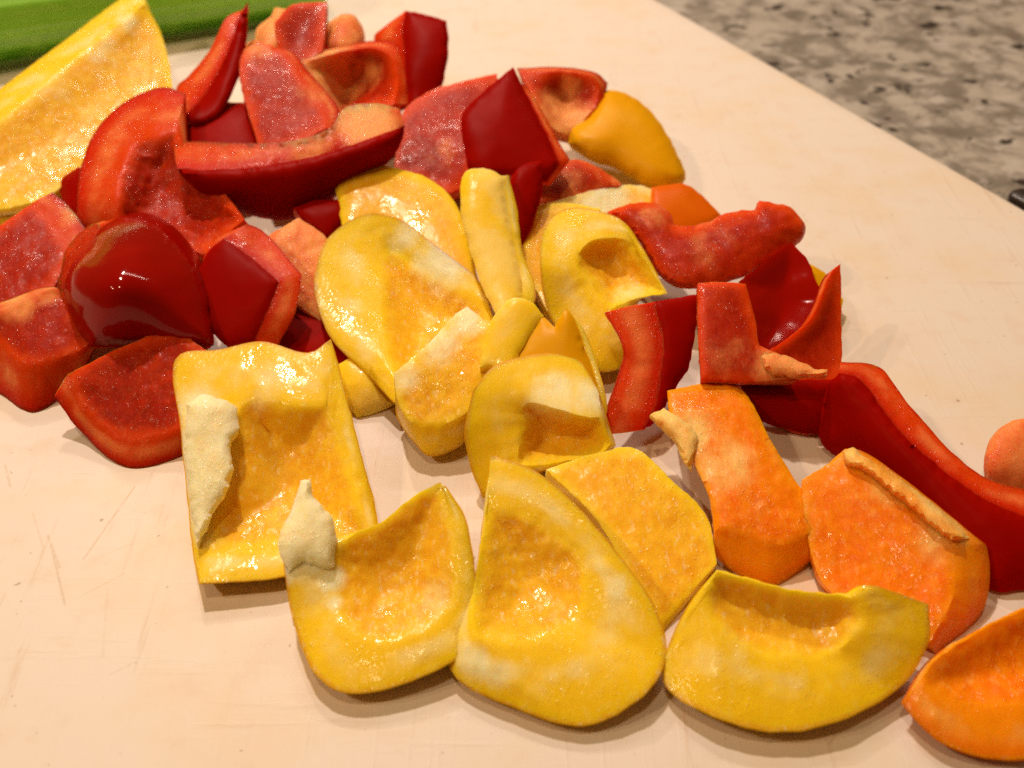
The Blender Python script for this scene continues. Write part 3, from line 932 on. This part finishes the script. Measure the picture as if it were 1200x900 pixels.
piece('o', 'orange slab with grained inside and pale ridge along its right side', [
    (940, 562, 1.1), (985, 536, 1.35, 990, 526, 1.3), (1004, 546, 1.4, 1015, 532, 1.4), (1050, 582, 1.3, 1072, 572, 1.3), (1110, 630, 1.15, 1140, 628, 1.05), (1120, 655, 1.0, 1157, 648, .8), (1116, 700, .75, 1152, 712, .25),
    (1090, 752, .35, 1096, 766, .03), (1050, 730, .4), (970, 690, .4, 968, 694, .03), (945, 620, .8)],
    thick=.4, relief=.06, bulge=-.05, spots=[(1040, 570, 34, .45, 1.3), (1100, 625, 40, .5, 1.1)],
    rib=dict(loop=[(988, 528, 1.5), (1000, 524, 1.55), (1018, 538, 1.55), (1062, 566, 1.45), (1100, 596, 1.35), (1136, 630, 1.2), (1112, 632, 1.25), (1060, 590, 1.4), (1010, 552, 1.45), (990, 548, 1.4)], pale=.5, thick=.3, jag=1.2, bulge=.15))
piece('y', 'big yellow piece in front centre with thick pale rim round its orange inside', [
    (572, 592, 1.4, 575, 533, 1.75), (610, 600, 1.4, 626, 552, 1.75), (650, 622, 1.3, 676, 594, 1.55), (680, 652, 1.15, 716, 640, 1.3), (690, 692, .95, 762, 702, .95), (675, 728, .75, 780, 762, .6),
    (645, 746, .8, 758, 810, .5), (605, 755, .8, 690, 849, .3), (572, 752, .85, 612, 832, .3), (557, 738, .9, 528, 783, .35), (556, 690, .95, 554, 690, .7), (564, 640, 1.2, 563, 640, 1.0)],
    bulge=-.4, belly=.35, thick=.3, relief=.06, spots=[(700, 660, 22, .35, .7), (724, 690, 20, .45, 1.0), (715, 720, 16, .3, 1.0), (650, 605, 20, .3, 1.5), (684, 632, 20, .3, 1.5), (672, 786, 22, .55, .4), (650, 792, 16, .4, .4), (560, 778, 26, .55, .5), (585, 790, 22, .5, .5), (545, 770, 20, .5, .5)])  # pale spots here include soft highlights painted into the colour
piece('y', 'yellow piece in front with a tall pale rib at left and grained inside', [
    (390, 645, 1.2, 330, 636, 1.3), (420, 622, 1.3), (448, 611, 1.4), (484, 582, 1.6), (516, 565, 1.75, 522, 570, 1.75), (528, 605, 1.5, 546, 612, 1.5), (536, 660, 1.15, 557, 680, .95), (530, 712, .8, 561, 742, .5),
    (490, 742, .75, 528, 776, .5), (440, 752, .7, 440, 810, .4), (405, 735, .75, 378, 798, .42), (390, 690, .85, 344, 725, .6)],
    bulge=-.4, belly=.35, thick=.3, relief=.06, spots=[(510, 700, 24, .3, .8), (388, 680, 18, .9, .9), (390, 706, 14, .7, .9), (345, 672, 22, .7, .9), (366, 662, 20, .9, .9), (392, 725, 11, .4, .9)],
    rib=dict(loop=[(352, 563, 1.9), (364, 562, 1.9), (368, 582, 1.8), (390, 608, 1.6), (394, 640, 1.35), (392, 664, 1.15), (380, 668, 1.12), (358, 660, 1.2), (336, 672, 1.05), (326, 636, 1.4), (342, 598, 1.65)], thick=.3, pale=.8))
piece('y', 'boat-shaped yellow piece at the front right with grained hollow inside', [
    (842, 671, 1.5, 840, 670, 1.45), (880, 680, 1.45), (930, 692, 1.4), (985, 698, 1.4), (1004, 704, 1.4, 1018, 686, 1.6), (1014, 722, 1.25, 1088, 708, 1.35), (998, 748, 1.0, 1086, 755, .95), (972, 766, .8, 1052, 806, .45),
    (930, 774, .85, 985, 843, .45), (880, 762, .9, 910, 857, .4), (842, 736, 1.05, 834, 838, .45), (828, 708, 1.2, 778, 796, .4), (832, 684, 1.4, 802, 718, 1.0)],
    bulge=-.3, belly=.4, thick=.3, relief=.06, spots=[(1028, 700, 12, .4, 1.5), (860, 770, 26, .25, .6), (925, 795, 30, .28, .6), (985, 790, 24, .2, .6)])
piece('o', 'orange slice with hollow inside in the lower right corner', [
    (1098, 772, .9), (1150, 738, 1.0), (1200, 714, 1.1), (1260, 690, 1.2), (1270, 820, .5, 1270, 880, .35), (1200, 826, .6, 1200, 890, .3), (1130, 828, .6, 1148, 886, .3), (1092, 812, .7, 1098, 866, .35), (1082, 792, .8, 1057, 824, .45)],
    bulge=-.3, belly=.3, thick=.35, relief=.05)
